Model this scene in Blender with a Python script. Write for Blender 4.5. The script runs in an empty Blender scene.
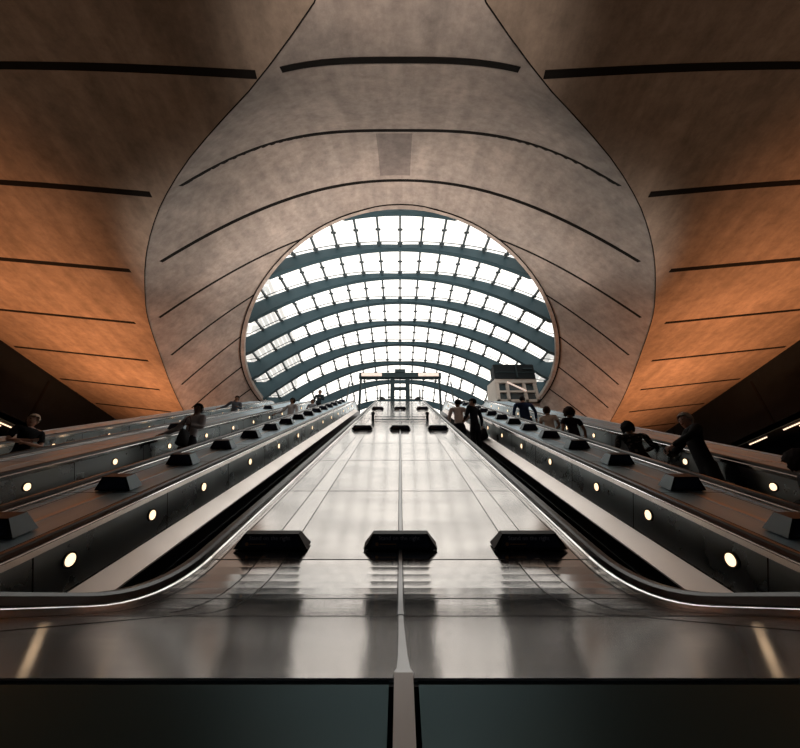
import bpy, bmesh, math, random
from mathutils import Vector, Matrix
random.seed(7)
SC = bpy.context.scene
COL = SC.collection
PI = math.pi
F_PX = 371.0
PITCH = math.radians(30.92)
S = 8.5                     # height of the concrete soffit above the eye, metres

# ------------------------------------------------------------------ helpers
def lerp(a, b, t): return a + (b - a) * t

def table(tab, x):
    """Catmull-Rom through (x, y) pairs."""
    if x <= tab[0][0]:
        (x0, y0), (x1, y1) = tab[0], tab[1]
        return y0 + (y1 - y0) / (x1 - x0) * (x - x0)
    if x >= tab[-1][0]:
        (x0, y0), (x1, y1) = tab[-2], tab[-1]
        return y1 + (y1 - y0) / (x1 - x0) * (x - x1)
    for i in range(len(tab) - 1):
        if tab[i][0] <= x <= tab[i + 1][0]:
            x0, y0 = tab[i]; x1, y1 = tab[i + 1]
            def sl(j):
                a = tab[max(j - 1, 0)]; b = tab[min(j + 1, len(tab) - 1)]
                return (b[1] - a[1]) / (b[0] - a[0])
            h = x1 - x0; t = (x - x0) / h
            m0, m1 = sl(i) * h, sl(i + 1) * h
            return ((2*t**3 - 3*t**2 + 1) * y0 + (t**3 - 2*t**2 + t) * m0 +
                    (-2*t**3 + 3*t**2) * y1 + (t**3 - t**2) * m1)

def props(o, label=None, cat=None, group=None, kind=None):
    if label: o['label'] = label
    if cat: o['category'] = cat
    if group: o['group'] = group
    if kind: o['kind'] = kind
    return o

def empty(name, loc, label, cat, group=None, rz=0):
    o = bpy.data.objects.new(name, None)
    o.empty_display_size = 0.2
    o.location = loc; o.rotation_euler = (0, 0, rz)
    COL.objects.link(o)
    return props(o, label, cat, group)

def link(name, me, mats, parent=None, smooth=False):
    if not isinstance(mats, (list, tuple)): mats = [mats]
    for m in mats: me.materials.append(m)
    if smooth:
        for p in me.polygons: p.use_smooth = True
    o = bpy.data.objects.new(name, me)
    COL.objects.link(o)
    if parent:
        o.parent = parent          # coordinates are the parent's local ones
    return o

def obj(name, bm, mats, parent=None, smooth=False):
    bmesh.ops.recalc_face_normals(bm, faces=bm.faces)
    me = bpy.data.meshes.new(name)
    bm.to_mesh(me); bm.free()
    return link(name, me, mats, parent, smooth)

def box(bm, x0, x1, y0, y1, z0, z1, mi=0, M=None):
    vs = [bm.verts.new(v) for v in ((x0,y0,z0),(x1,y0,z0),(x1,y1,z0),(x0,y1,z0),(x0,y0,z1),(x1,y0,z1),(x1,y1,z1),(x0,y1,z1))]
    if M:
        for v in vs: v.co = M @ v.co
    for f in ((0,3,2,1),(4,5,6,7),(0,1,5,4),(1,2,6,5),(2,3,7,6),(3,0,4,7)):
        fc = bm.faces.new([vs[i] for i in f]); fc.material_index = mi
    return vs

def cyl(bm, a, b, r, r2=None, n=12, mi=0, caps=True):
    a = Vector(a); b = Vector(b); r2 = r if r2 is None else r2
    d = (b - a).normalized()
    q = d.to_track_quat('Z', 'Y')
    A = []; B = []
    for i in range(n):
        c = Vector((math.cos(2*PI*i/n), math.sin(2*PI*i/n), 0))
        A.append(bm.verts.new(a + q @ (c * r))); B.append(bm.verts.new(b + q @ (c * r2)))
    for i in range(n):
        f = bm.faces.new((A[i], A[(i+1) % n], B[(i+1) % n], B[i])); f.material_index = mi; f.smooth = True
    if caps:
        f = bm.faces.new(A[::-1]); f.material_index = mi
        f = bm.faces.new(B); f.material_index = mi

def sweep(bm, rings, closed_profile=True, closed_path=False, caps=True, mi=0):
    R = [[bm.verts.new(p) for p in r] for r in rings]
    n = len(R[0]); m = len(R)
    for i in range(m if closed_path else m - 1):
        a, b = R[i], R[(i+1) % m]
        for j in range(n if closed_profile else n - 1):
            f = bm.faces.new((a[j], a[(j+1) % n], b[(j+1) % n], b[j])); f.material_index = mi
    if caps and closed_profile and not closed_path:
        bm.faces.new(R[0][::-1]).material_index = mi; bm.faces.new(R[-1]).material_index = mi
    return R

def tube(bm, pts, r, n=8, mi=0):
    pts = [Vector(p) for p in pts]
    rings = []
    for i, p in enumerate(pts):
        d = (pts[min(i+1, len(pts)-1)] - pts[max(i-1, 0)]).normalized()
        q = d.to_track_quat('Z', 'Y')
        rr = r[i] if isinstance(r, (list, tuple)) else r
        rings.append([p + q @ Vector((math.cos(2*PI*k/n)*rr, math.sin(2*PI*k/n)*rr, 0)) for k in range(n)])
    sweep(bm, rings, mi=mi)

def grid(bm, rows, mi=0):
    R = [[bm.verts.new(p) for p in r] for r in rows]
    for i in range(len(R)-1):
        for j in range(len(R[0])-1):
            q = [R[i][j], R[i][j+1], R[i+1][j+1], R[i+1][j]]
            try: bm.faces.new(q).material_index = mi
            except ValueError: pass

# ------------------------------------------------------------------ materials
def newmat(name):
    m = bpy.data.materials.new(name); m.use_nodes = True
    nt = m.node_tree; b = nt.nodes['Principled BSDF']
    return m, nt, b

def mixrgb(nt, fac, a, b):
    n = nt.nodes.new('ShaderNodeMix'); n.data_type = 'RGBA'
    if isinstance(fac, float): n.inputs[0].default_value = fac
    else: nt.links.new(fac, n.inputs[0])
    for s, v in ((6, a), (7, b)):
        if isinstance(v, tuple): n.inputs[s].default_value = (*v, 1)
        else: nt.links.new(v, n.inputs[s])
    return n.outputs[2]

def noise(nt, scale, detail=4, vec=None, rough=.55, stretch=None):
    n = nt.nodes.new('ShaderNodeTexNoise'); n.inputs['Scale'].default_value = scale
    n.inputs['Detail'].default_value = detail; n.inputs['Roughness'].default_value = rough
    tc = nt.nodes.new('ShaderNodeTexCoord')
    src = tc.outputs['Object']
    if stretch:
        mp = nt.nodes.new('ShaderNodeMapping'); mp.inputs['Scale'].default_value = stretch
        nt.links.new(src, mp.inputs[0]); src = mp.outputs[0]
    nt.links.new(src, n.inputs['Vector'])
    return n.outputs['Fac']

def ramp(nt, src, stops):
    r = nt.nodes.new('ShaderNodeValToRGB')
    els = r.color_ramp.elements
    els[0].position, els[0].color = stops[0][0], (*[stops[0][1]]*3, 1)
    els[1].position, els[1].color = stops[-1][0], (*[stops[-1][1]]*3, 1)
    for p, v in stops[1:-1]:
        e = els.new(p); e.color = (v, v, v, 1)
    nt.links.new(src, r.inputs[0])
    return r.outputs[0]

def bump(nt, b, h, strength, dist=.02):
    n = nt.nodes.new('ShaderNodeBump'); n.inputs['Strength'].default_value = strength
    n.inputs['Distance'].default_value = dist
    nt.links.new(h, n.inputs['Height']); nt.links.new(n.outputs[0], b.inputs['Normal'])

def concrete(name, c1, c2, patch=None, rough=.8):
    m, nt, b = newmat(name)
    big = ramp(nt, noise(nt, .55, 6, rough=.65), [(.35, 0), (.65, 1)])
    col = mixrgb(nt, big, c1, c2)
    # faint mottling and streaks left by the formwork
    fine = ramp(nt, noise(nt, 3.2, 8, rough=.72), [(.30, 0), (.5, .5), (.72, 1)])
    d = mixrgb(nt, fine, (.70, .685, .67), (1.17, 1.15, 1.11))
    mul = nt.nodes.new('ShaderNodeMix'); mul.data_type = 'RGBA'; mul.blend_type = 'MULTIPLY'
    mul.inputs[0].default_value = 1
    nt.links.new(col, mul.inputs[6]); nt.links.new(d, mul.inputs[7])
    st = ramp(nt, noise(nt, 1.0, 5, stretch=(2.6, .35, .35)), [(.4, .86), (.62, 1.05)])
    mul2 = nt.nodes.new('ShaderNodeMix'); mul2.data_type = 'RGBA'; mul2.blend_type = 'MULTIPLY'
    mul2.inputs[0].default_value = 1
    nt.links.new(mul.outputs[2], mul2.inputs[6]); nt.links.new(st, mul2.inputs[7])
    out = mul2.outputs[2]
    if patch:
        tc = nt.nodes.new('ShaderNodeTexCoord'); sx = nt.nodes.new('ShaderNodeSeparateXYZ')
        nt.links.new(tc.outputs['Object'], sx.inputs[0])
        def rng(o, a, bb):
            g = nt.nodes.new('ShaderNodeMath'); g.operation = 'GREATER_THAN'; g.inputs[1].default_value = a; nt.links.new(o, g.inputs[0])
            l = nt.nodes.new('ShaderNodeMath'); l.operation = 'LESS_THAN'; l.inputs[1].default_value = bb; nt.links.new(o, l.inputs[0])
            k = nt.nodes.new('ShaderNodeMath'); k.operation = 'MULTIPLY'; nt.links.new(g.outputs[0], k.inputs[0]); nt.links.new(l.outputs[0], k.inputs[1])
            return k.outputs[0]
        k = nt.nodes.new('ShaderNodeMath'); k.operation = 'MULTIPLY'
        nt.links.new(rng(sx.outputs[0], *patch[0]), k.inputs[0]); nt.links.new(rng(sx.outputs[1], *patch[1]), k.inputs[1])
        dk = mixrgb(nt, k.outputs[0], (1., 1., 1.), (.62, .62, .64))
        mul3 = nt.nodes.new('ShaderNodeMix'); mul3.data_type = 'RGBA'; mul3.blend_type = 'MULTIPLY'
        mul3.inputs[0].default_value = 1
        nt.links.new(out, mul3.inputs[6]); nt.links.new(dk, mul3.inputs[7]); out = mul3.outputs[2]
    nt.links.new(out, b.inputs['Base Color'])
    b.inputs['Roughness'].default_value = rough
    b.inputs['Specular IOR Level'].default_value = .3
    bump(nt, b, noise(nt, 5, 8, rough=.7), .35, .03)
    return m

def metal(name, c, rough, wav=0.0, c2=None, stretch=(1, 1, 1), rvar=.08, scale=1.3):
    m, nt, b = newmat(name)
    b.inputs['Metallic'].default_value = 1
    n = noise(nt, scale, 5, stretch=stretch)
    col = mixrgb(nt, ramp(nt, n, [(.35, 0), (.65, 1)]), c, c2 or tuple(v * .86 for v in c))
    nt.links.new(col, b.inputs['Base Color'])
    r = nt.nodes.new('ShaderNodeMapRange'); r.inputs[3].default_value = rough - rvar; r.inputs[4].default_value = rough + rvar
    nt.links.new(noise(nt, 2.3, 6, stretch=stretch), r.inputs[0]); nt.links.new(r.outputs[0], b.inputs['Roughness'])
    if wav:
        bump(nt, b, noise(nt, .9, 2), wav, .05)
    return m

def plain(name, c, rough=.5, metallic=0., var=.12, scale=6, spec=.5):
    m, nt, b = newmat(name)
    col = mixrgb(nt, noise(nt, scale, 4), tuple(v * (1 - var) for v in c), tuple(min(v * (1 + var), 1) for v in c))
    nt.links.new(col, b.inputs['Base Color'])
    b.inputs['Roughness'].default_value = rough; b.inputs['Metallic'].default_value = metallic
    b.inputs['Specular IOR Level'].default_value = spec
    return m

def emit(name, c, s):
    m, nt, b = newmat(name)
    b.inputs['Base Color'].default_value = (*c, 1)
    b.inputs['Emission Color'].default_value = (*c, 1)
    b.inputs['Emission Strength'].default_value = s
    return m

M = {}
M['shell'] = concrete('pale_concrete', (.50, .44, .40), (.39, .355, .33), patch=((-.72, .36), (5.75, 7.85)))
M['soffit'] = concrete('brown_concrete', (.33, .27, .22), (.25, .205, .165))
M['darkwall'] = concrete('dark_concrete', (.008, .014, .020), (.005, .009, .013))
M['slot'] = plain('slot_black', (.012, .011, .010), .9, spec=.1)
M['deck'] = metal('deck_steel', (.58, .55, .53), .155, .035, stretch=(.5, 2.5, 2.5), rvar=.05)
M['strip'] = metal('deck_steel_strip', (.70, .665, .645), .20, .03, rvar=.04)
M['sidedeck'] = metal('side_deck_steel', (.44, .60, .70), .42, .05, stretch=(3, .4, .4))
M['sidedeck'].node_tree.nodes['Principled BSDF'].inputs['Metallic'].default_value = .6
M['nose'] = metal('nose_steel', (.12, .22, .27), .25, .10, stretch=(.5, 2, 2), rvar=.05)
M['groove'] = plain('joint_black', (.010, .012, .014), .6, spec=.2)
M['panel'] = metal('dark_panel_steel', (.42, .50, .54), .28, .05, stretch=(.6, .6, .6), rvar=.06)
M['bright'] = metal('bright_satin_steel', (.78, .72, .68), .38, .03)
M['trimgrey'] = metal('satin_trim', (.55, .56, .57), .42, rvar=.03)
M['chrome'] = metal('polished_trim', (.88, .87, .86), .14, rvar=.03)
M['skirt'] = metal('black_skirt', (.035, .037, .04), .38, rvar=.05)
M['rubber'] = plain('handrail_rubber', (.010, .011, .012), .30, spec=.5)
M['step'] = metal('step_aluminium', (.11, .11, .115), .5)
M['signblack'] = plain('sign_black', (.012, .013, .016), .45, spec=.3)
M['signface'] = plain('sign_face_blue_black', (.022, .028, .055), .35, spec=.4)
M['signside'] = metal('sign_side_steel', (.12, .145, .155), .42)
M['textgrey'] = plain('sign_text_grey', (.42, .43, .50), .5)
M['textorange'] = plain('sign_text_orange', (.40, .20, .08), .5)
M['lamp'] = emit('balustrade_lamp', (1., .70, .43), 1.7)
M['lampring'] = plain('lamp_ring', (.02, .02, .02), .35)
M['rib'] = metal('rib_paint', (.045, .085, .105), .5)
M['rib'].node_tree.nodes['Principled BSDF'].inputs['Metallic'].default_value = .0
M['rib'].node_tree.nodes['Principled BSDF'].inputs['Specular IOR Level'].default_value = .15
M['bar'] = plain('glazing_bar', (.05, .07, .08), .5)
M['teal'] = plain('teal_steel', (.03, .05, .057), .6, spec=.15)
M['fit'] = plain('fitting_black', (.02, .024, .028), .45)
M['floor'] = plain('floor_stone', (.10, .11, .12), .35, scale=1.2)
M['tube'] = emit('strip_light', (1., .72, .5), 1.6)
M['sign_light'] = emit('light_box', (1., .80, .70), .40)
M['creamsteel'] = plain('cream_paint', (.52, .47, .42), .5)
M['liftglass'] = plain('lift_glass', (.06, .085, .095), .08, spec=.8)
M['liftdark'] = plain('lift_black', (.006, .010, .013), .6, spec=.15)

def glassmat():
    m = bpy.data.materials.new('canopy_glass'); m.use_nodes = True
    nt = m.node_tree; nt.nodes.clear()
    o = nt.nodes.new('ShaderNodeOutputMaterial'); mx = nt.nodes.new('ShaderNodeMixShader')
    t = nt.nodes.new('ShaderNodeBsdfTransparent'); g = nt.nodes.new('ShaderNodeBsdfGlossy')
    t.inputs[0].default_value = (.94, .95, .94, 1); g.inputs['Roughness'].default_value = .03
    mx.inputs[0].default_value = .05; nt.links.new(t.outputs[0], mx.inputs[1]); nt.links.new(g.outputs[0], mx.inputs[2])
    nt.links.new(mx.outputs[0], o.inputs[0])
    return m
M['glass'] = glassmat()

def facade():
    m, nt, b = newmat('office_facade')
    tc = nt.nodes.new('ShaderNodeTexCoord'); br = nt.nodes.new('ShaderNodeTexBrick')
    mp = nt.nodes.new('ShaderNodeMapping'); mp.inputs['Rotation'].default_value = (PI/2, 0, 0)
    nt.links.new(tc.outputs['Object'], mp.inputs[0]); nt.links.new(mp.outputs[0], br.inputs[0])
    br.offset = 0; br.inputs['Scale'].default_value = .42; br.inputs['Mortar Size'].default_value = .09
    br.inputs['Brick Width'].default_value = .7; br.inputs['Row Height'].default_value = .7
    br.inputs['Color1'].default_value = (.42, .44, .45, 1); br.inputs['Color2'].default_value = (.50, .50, .50, 1)
    br.inputs['Mortar'].default_value = (.85, .83, .80, 1)
    nt.links.new(br.outputs[0], b.inputs['Base Color']); b.inputs['Roughness'].default_value = .5
    return m
M['facade'] = facade()

# ------------------------------------------------------------------ camera, sky
cam = bpy.data.cameras.new('camera'); co = bpy.data.objects.new('camera', cam)
COL.objects.link(co); SC.camera = co
cam.sensor_fit = 'HORIZONTAL'; cam.sensor_width = 36; cam.lens = 36 * F_PX / 800.0
cam.clip_start = .02; cam.clip_end = 500
co.location = (-.003, 0, 0); co.rotation_euler = (PI/2 + PITCH, 0, 0)

w = bpy.data.worlds.new('overcast_sky'); SC.world = w; w.use_nodes = True
bg = w.node_tree.nodes['Background']
bg.inputs[0].default_value = (1.0, .945, .885, 1); bg.inputs[1].default_value = 2.0
vs = SC.view_settings
vs.view_transform = 'Standard'; vs.look = 'None'; vs.gamma = 1; vs.exposure = 0.15; vs.use_curve_mapping = False

# ------------------------------------------------------------------ deck path (side view of the escalators)
ZF = -.058                      # level of the lower flat deck (eye = 0)
NI = 1.2                        # distance of the sloping deck plane below the parallel through the eye
T30 = math.tan(PI/6); C30 = math.cos(PI/6); S30 = .5
YI = (ZF + NI / C30) / T30      # where flat and slope would meet
RB = 2.0; YA = YI - RB * math.tan(PI/12)
D0 = (YI + RB * math.tan(PI/12) * C30 - NI * S30) / C30      # distance along slope where it starts being straight
D1 = 20.7; RT = 2.0
FLOOR_UP = None
Y0 = -.35
L1_ = YA - Y0; L2_ = RB * PI/6; L3_ = D1 - D0; L4_ = RT * PI/6; L5_ = 1.6
STOT = L1_ + L2_ + L3_ + L4_ + L5_
def s_of_d(d): return L1_ + L2_ + (d - D0)
def s_of_y(y): return y - Y0
def path(s, dl=0.):
    """point (Y, Z) on the path lifted by dl along its normal, and the slope angle"""
    if s <= L1_: y, z, a = Y0 + s, ZF, 0.
    elif s <= L1_ + L2_:
        a = (s - L1_) / RB; y = YA + RB * math.sin(a); z = ZF + RB * (1 - math.cos(a))
    elif s <= L1_ + L2_ + L3_:
        d = D0 + s - L1_ - L2_; a = PI/6
        y = d * C30 + NI * S30; z = d * S30 - NI * C30
    elif s <= L1_ + L2_ + L3_ + L4_:
        t = s - L1_ - L2_ - L3_; a = PI/6 - t / RT
        cy = D1 * C30 + NI * S30 + RT * S30; cz = D1 * S30 - NI * C30 - RT * C30
        y = cy - RT * math.sin(a); z = cz + RT * math.cos(a)
    else:
        a = 0.; t = s - (L1_ + L2_ + L3_ + L4_)
        y = D1 * C30 + NI * S30 + RT * S30 + t; z = D1 * S30 - NI * C30 - RT * C30 + RT
    return (y - math.sin(a) * dl, z + math.cos(a) * dl, a)
ZTOP = path(STOT)[1]
FLOOR_LOW = ZF - .94
FLOOR_UP = ZTOP - .92

def s_list(s0=0., s1=STOT):
    out = [s0]
    brk = [L1_ + L2_ * i / 10 for i in range(11)] + [s_of_d(d) for d in range(4, 21, 2)] + \
          [L1_ + L2_ + L3_ + L4_ * i / 8 for i in range(9)]
    out += [b for b in brk if s0 + 1e-4 < b < s1 - 1e-4]
    return out + [s1]
def ride(bm, prof, s0=0., s1=STOT, mi=0, org=None, caps=True):
    """sweep the (x, dl) profile along the path"""
    rings = []
    for s in s_list(s0, s1):
        r = []
        for x, dl in prof:
            y, z, a = path(s, dl); v = Vector((x, y, z))
            r.append(v - org if org is not None else v)
        rings.append(r)
    sweep(bm, rings, mi=mi, caps=caps)
def rect(x0, x1, d0, d1): return [(x0, d0), (x1, d0), (x1, d1), (x0, d1)]
def cross(bm, s, x0, x1, wd, d0=-.004, d1=.0015, mi=0, org=None):
    ride(bm, rect(x0, x1, d0, d1), s - wd/2, s + wd/2, mi, org)

# ------------------------------------------------------------------ central deck
ORG = Vector((0, 1.2, FLOOR_LOW))
cd = empty('escalator_deck', ORG, 'wide pale steel deck with centre ridge sloping up between the two middle escalators', 'escalator deck', 'steel decks between the escalators')
bm = bmesh.new()
sj = s_of_y(.392)
ride(bm, rect(-1.235, 1.235, -.06, 0), sj, STOT, org=ORG)
obj('deck_plate', bm, M['deck'], cd)
bm = bmesh.new()                # front nose plates turning down towards the lower landing
for sx in (-1, 1):
    prof = [(.384, ZF - .003), (.30, ZF - .053), (.20, ZF - .118), (.10, ZF - .195), (.03, ZF - .30), (0.0, ZF - .45), (0, FLOOR_LOW), (.05, FLOOR_LOW), (.05, ZF-.45), (.09, ZF-.31), (.2, ZF-.18), (.384, ZF - .03)]
    x0, x1 = sorted((sx * .012, sx * 1.235))
    sweep(bm, [[Vector((x, y, z)) - ORG for y, z in prof] for x in (x0, x1)])
no = obj('nose_panel', bm, M['nose'], cd, True); no.data.set_sharp_from_angle(angle=math.radians(35))
bm = bmesh.new()                # ridge down the middle, flaring at the nose joint
pts = [(.384 + .012, .0085), (.42, .006), (.5, .0052), (.8, .0054), (1.5, .0075)]
rings = []
for y, hw in pts:
    rings.append([Vector(p) - ORG for p in ((-hw, y, ZF - .002), (hw, y, ZF - .002), (hw, y, ZF + .003), (-hw, y, ZF + .003))])
sweep(bm, rings)
ride(bm, rect(-.011, .011, -.002, .006), s_of_y(1.5), STOT - .4, org=ORG)
fr = [(.39, ZF + .004), (.30, ZF - .049), (.20, ZF - .114), (.10, ZF - .191), (.026, ZF - .30), (-.004, ZF - .45), (-.004, FLOOR_LOW)]
sweep(bm, [[Vector(p) - ORG for p in ((-.0078, y, z), (.0078, y, z), (.0078, y + .004, z - .02), (-.0078, y + .004, z - .02))] for y, z in fr])
obj('centre_ridge', bm, M['trimgrey'], cd)
bm = bmesh.new()
ride(bm, rect(-.018, -.0125, -.002, .0012), s_of_y(1.5), STOT - .4, org=ORG)
ride(bm, rect(.0125, .018, -.002, .0012), s_of_y(1.5), STOT - .4, org=ORG)
for s in [s_of_y(1.5), s_of_y(2.2)] + [s_of_d(d) for d in (2.498, 4.03, 5.56, 7.07, 8.6, 10.1, 11.6, 13.1, 14.6, 16.1, 17.6, 19.1)]:
    cross(bm, s, -1.235, 1.235, .008 if s > 3 else .006, org=ORG)
for sx in (-1, 1):
    for x, s0 in ((.775, s_of_y(.392)), (.945, s_of_y(1.8)), (1.20, s_of_y(.392))):
        ride(bm, [(sx * x - .003, -.002), (sx * x + .003, -.002), (sx * x + .003, .0012), (sx * x - .003, .0012)], s0, STOT - .4, org=ORG)
box(bm, -1.235, 1.235, .383 - 1.2, .393 - 1.2, ZF - .05 - FLOOR_LOW, ZF - .004 - FLOOR_LOW)
obj('joint_line', bm, M['groove'], cd)
bm = bmesh.new()
for sx in (-1, 1):
    x0, x1 = sorted((sx * .780, sx * .940))
    ride(bm, rect(x0, x1, -.002, .0008), s_of_y(2.3), STOT - .4, org=ORG)
obj('inlay_strip', bm, M['strip'], cd)
bm = bmesh.new()
ride(bm, rect(-1.235, -1.215, -.95, -.06), s_of_y(.45), STOT, org=ORG)
ride(bm, rect(1.215, 1.235, -.95, -.06), s_of_y(.45), STOT, org=ORG)
obj('side_cheek', bm, M['skirt'], cd)

# side decks
def side_deck(x0, x1, label, name_line=True, edge=True):
    a, b = sorted((x0, x1)); xm = (a + b) / 2
    org = Vector((xm, 1.2, FLOOR_LOW))
    r = empty('escalator_deck', org, label, 'escalator deck', 'steel decks between the escalators')
    bm = bmesh.new(); ride(bm, rect(a, b, -.06, 0), 0, STOT, org=org); obj('deck_plate', bm, M['sidedeck'], r)
    bm = bmesh.new()
    ride(bm, rect(xm - .03, xm + .03, -.002, .006), 0, STOT - .2, org=org)
    for e in (a + .02, b - .02):
        ride(bm, rect(e - .012, e + .012, -.002, .012), 0, STOT, org=org)
    obj('trim_line', bm, M['trimgrey'], r)
    bm = bmesh.new()
    for k in range(14):
        cross(bm, s_of_d(2.5 + k * 1.48), a, b, .008, org=org)
    for e in (a + .10, b - .10):
        ride(bm, rect(e - .004, e + .004, -.002, .0015), 0, STOT - .2, org=org)
    obj('joint_line', bm, M['groove'], r)
    bm = bmesh.new()
    ride(bm, rect(a, a + .02, -.95, -.06), 0, STOT, org=org); ride(bm, rect(b - .02, b, -.95, -.06), 0, STOT, org=org)
    box(bm, a - xm, b - xm, Y0 - 1.2, Y0 + .03 - 1.2, 0, ZF - .061 - FLOOR_LOW)
    obj('side_cheek', bm, M['skirt'], r)
    return r
side_deck(-2.685, -3.515, 'steel deck with a row of black signs between first and second escalators left of centre')
side_deck(2.685, 3.515, 'steel deck with a long row of black signs right of the centre deck')
side_deck(-4.975, -5.945, 'steel deck carrying few signs between the two leftmost escalators')
side_deck(4.975, 6.0, 'bare grey steel deck outside the rightmost escalator')
side_deck(-7.405, -8.40, 'bare pale steel deck at the far left edge beyond the leftmost escalator')

# ------------------------------------------------------------------ escalators
LD = [2.88, 3.83] + [4.83 + 1.485 * k for k in range(11)]
SEAM = [2.6, 4.09, 5.54] + [5.54 + 1.485 * k for k in range(1, 11)]
step_me = None
def make_step_mesh():
    bm = bmesh.new()
    box(bm, -.385, .385, -.40, .0, -.03, 0)                 # tread, front edge (nosing) at y=-.40
    box(bm, -.385, .385, -.40, -.385, -.235, -.03)          # riser
    for k in range(24):                                     # tread ribs
        x = -.372 + k * .0323
        box(bm, x - .006, x + .006, -.40, 0, 0, .010)
    box(bm, -.385, -.36, -.40, 0, .010, .013, 1); box(bm, .36, .385, -.40, 0, .010, .013, 1); box(bm, -.36, .36, -.402, -.385, .010, .012, 1)
    bmesh.ops.recalc_face_normals(bm, faces=bm.faces)
    me = bpy.data.meshes.new('step'); bm.to_mesh(me); bm.free()
    me.materials.append(M['step']); me.materials.append(M['textorange'])
    return me
step_me = make_step_mesh()
lamp_mesh = {}
def lamp_me(sx):
    """disc facing +x*sx with a dark ring"""
    if sx in lamp_mesh: return lamp_mesh[sx]
    bm = bmesh.new()
    cyl(bm, (0, 0, 0), (.012 * sx, 0, 0), .062, n=28, mi=1)
    cyl(bm, (.012 * sx, 0, 0), (.016 * sx, 0, 0), .047, n=28, mi=0)
    bmesh.ops.recalc_face_normals(bm, faces=bm.faces)
    me = bpy.data.meshes.new('panel_lamp'); bm.to_mesh(me); bm.free()
    me.materials.append(M['lamp']); me.materials.append(M['lampring'])
    lamp_mesh[sx] = me
    return me

DSTEP = -.82
def line_z(y):                                              # step nosing line in side view
    n = NI - DSTEP
    return T30 * y - n / C30
def escalator(xc, label):
    org = Vector((xc, 1.2, FLOOR_LOW))
    r = empty('escalator', org, label, 'escalator', 'escalators rising side by side to the canopy')
    for sx in (-1, 1):
        X = lambda v: xc + sx * v
        def P(bm, pr, mat=0, s0=0., s1=STOT):
            ride(bm, [(X(x), d) for x, d in pr], s0, s1, mat, org)
        bm = bmesh.new()
        P(bm, [(.605, .030), (.612, .058), (.628, .070), (.662, .070), (.678, .058), (.685, .030), (.670, .026), (.620, .026)])
        # the return loop of the handrail round the newel
        o = obj('handrail', bm, M['rubber'], r)
        bm = bmesh.new()
        P(bm, [(.585, -.03), (.585, .010), (.600, .024), (.690, .024), (.712, .006), (.712, -.03)])
        P(bm, [(.588, .006), (.575, .006), (.575, .020), (.588, .020)])
        P(bm, [(.706, .0), (.718, .0), (.718, .022), (.706, .022)])
        obj('capping', bm, M['chrome'], r)
        bm = bmesh.new()
        P(bm, [(.600, -.02), (.600, -.43), (.640, -.43), (.640, -.02)])
        obj('balustrade_panel', bm, M['panel'], r)
        bm = bmesh.new()
        for d in SEAM:
            s = s_of_d(d) if d > D0 else s_of_d(d)
            P(bm, [(.604, -.02), (.5985, -.02), (.5985, -.42), (.604, -.42)], 0, s - .005, s + .005)
        P(bm, [(.604, -.415), (.594, -.415), (.594, -.435), (.604, -.435)])
        obj('panel_seam', bm, M['groove'], r)
        bm = bmesh.new()
        P(bm, [(.600, -.42), (.595, -.425), (.400, -.53), (.400, -.56), (.600, -.50)])
        obj('inner_decking', bm, M['bright'], r)
        bm = bmesh.new()
        P(bm, [(.402, -.545), (.396, -.545), (.396, -1.0), (.402, -1.0)])
        P(bm, [(.396, -.71), (.386, -.71), (.386, -.74), (.396, -.74)])
        obj('skirt', bm, M['skirt'], r)
        for i, d in enumerate(LD):
            y, z, a = path(s_of_d(d), -.185)
            o = bpy.data.objects.new('panel_lamp', lamp_me(-sx)); COL.objects.link(o); o.parent = r
            o.location = Vector((X(.600), y, z)) - org
    # newel fronts
        bm = bmesh.new()
        x0, x1 = sorted((X(.60), X(.69)))
        box(bm, x0 - xc, x1 - xc, Y0 - 1.2 - .03, Y0 - 1.2, .0, ZF - FLOOR_LOW + .02)
        cyl(bm, (x0 - xc, Y0 - 1.2, ZF - FLOOR_LOW - .12), (x1 - xc, Y0 - 1.2, ZF - FLOOR_LOW - .12), .16, n=24)
        obj('newel', bm, M['panel'], r)
    bm = bmesh.new()
    ride(bm, rect(xc - .60, xc + .60, -1.25, -1.15), s_of_y(.9), STOT, org=org)
    obj('truss', bm, M['skirt'], r)
    bm = bmesh.new()
    box(bm, -.385, .385, Y0 - 1.2, .9 - 1.2, -.02, .045)
    obj('comb_plate', bm, M['step'], r)
    # steps
    k = 0; y = 1.30
    while y < path(s_of_d(D1))[0] + 2.3:
        zl = line_z(y); zflat = FLOOR_LOW + .045
        z = max(zl, zflat)
        # soften the two transitions
        if zl < zflat + .12: z = zflat + max(0, (zl - zflat + .12)) ** 2 / .48 if zl > zflat - .12 else zflat
        z = min(z, FLOOR_UP)
        o = bpy.data.objects.new('step', step_me); COL.objects.link(o); o.parent = r
        o.location = Vector((xc, y + .4, z)) - org
        y += .4; k += 1
    return r
EX = {'l1': -1.955, 'r1': 1.955, 'l2': -4.245, 'r2': 4.245, 'l3': -6.675}
escalator(EX['l1'], 'steel escalator immediately left of the wide centre deck, nobody on its lower steps')
escalator(EX['r1'], 'steel escalator immediately right of the wide centre deck with a couple riding near the top')
escalator(EX['l2'], 'second escalator left of centre, with the man in grey shirt holding its handrail')
escalator(EX['r2'], 'rightmost escalator where the grey-haired man in dark coat stands')
escalator(EX['l3'], 'leftmost escalator where the man in black T-shirt leans with folded arms')

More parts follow.
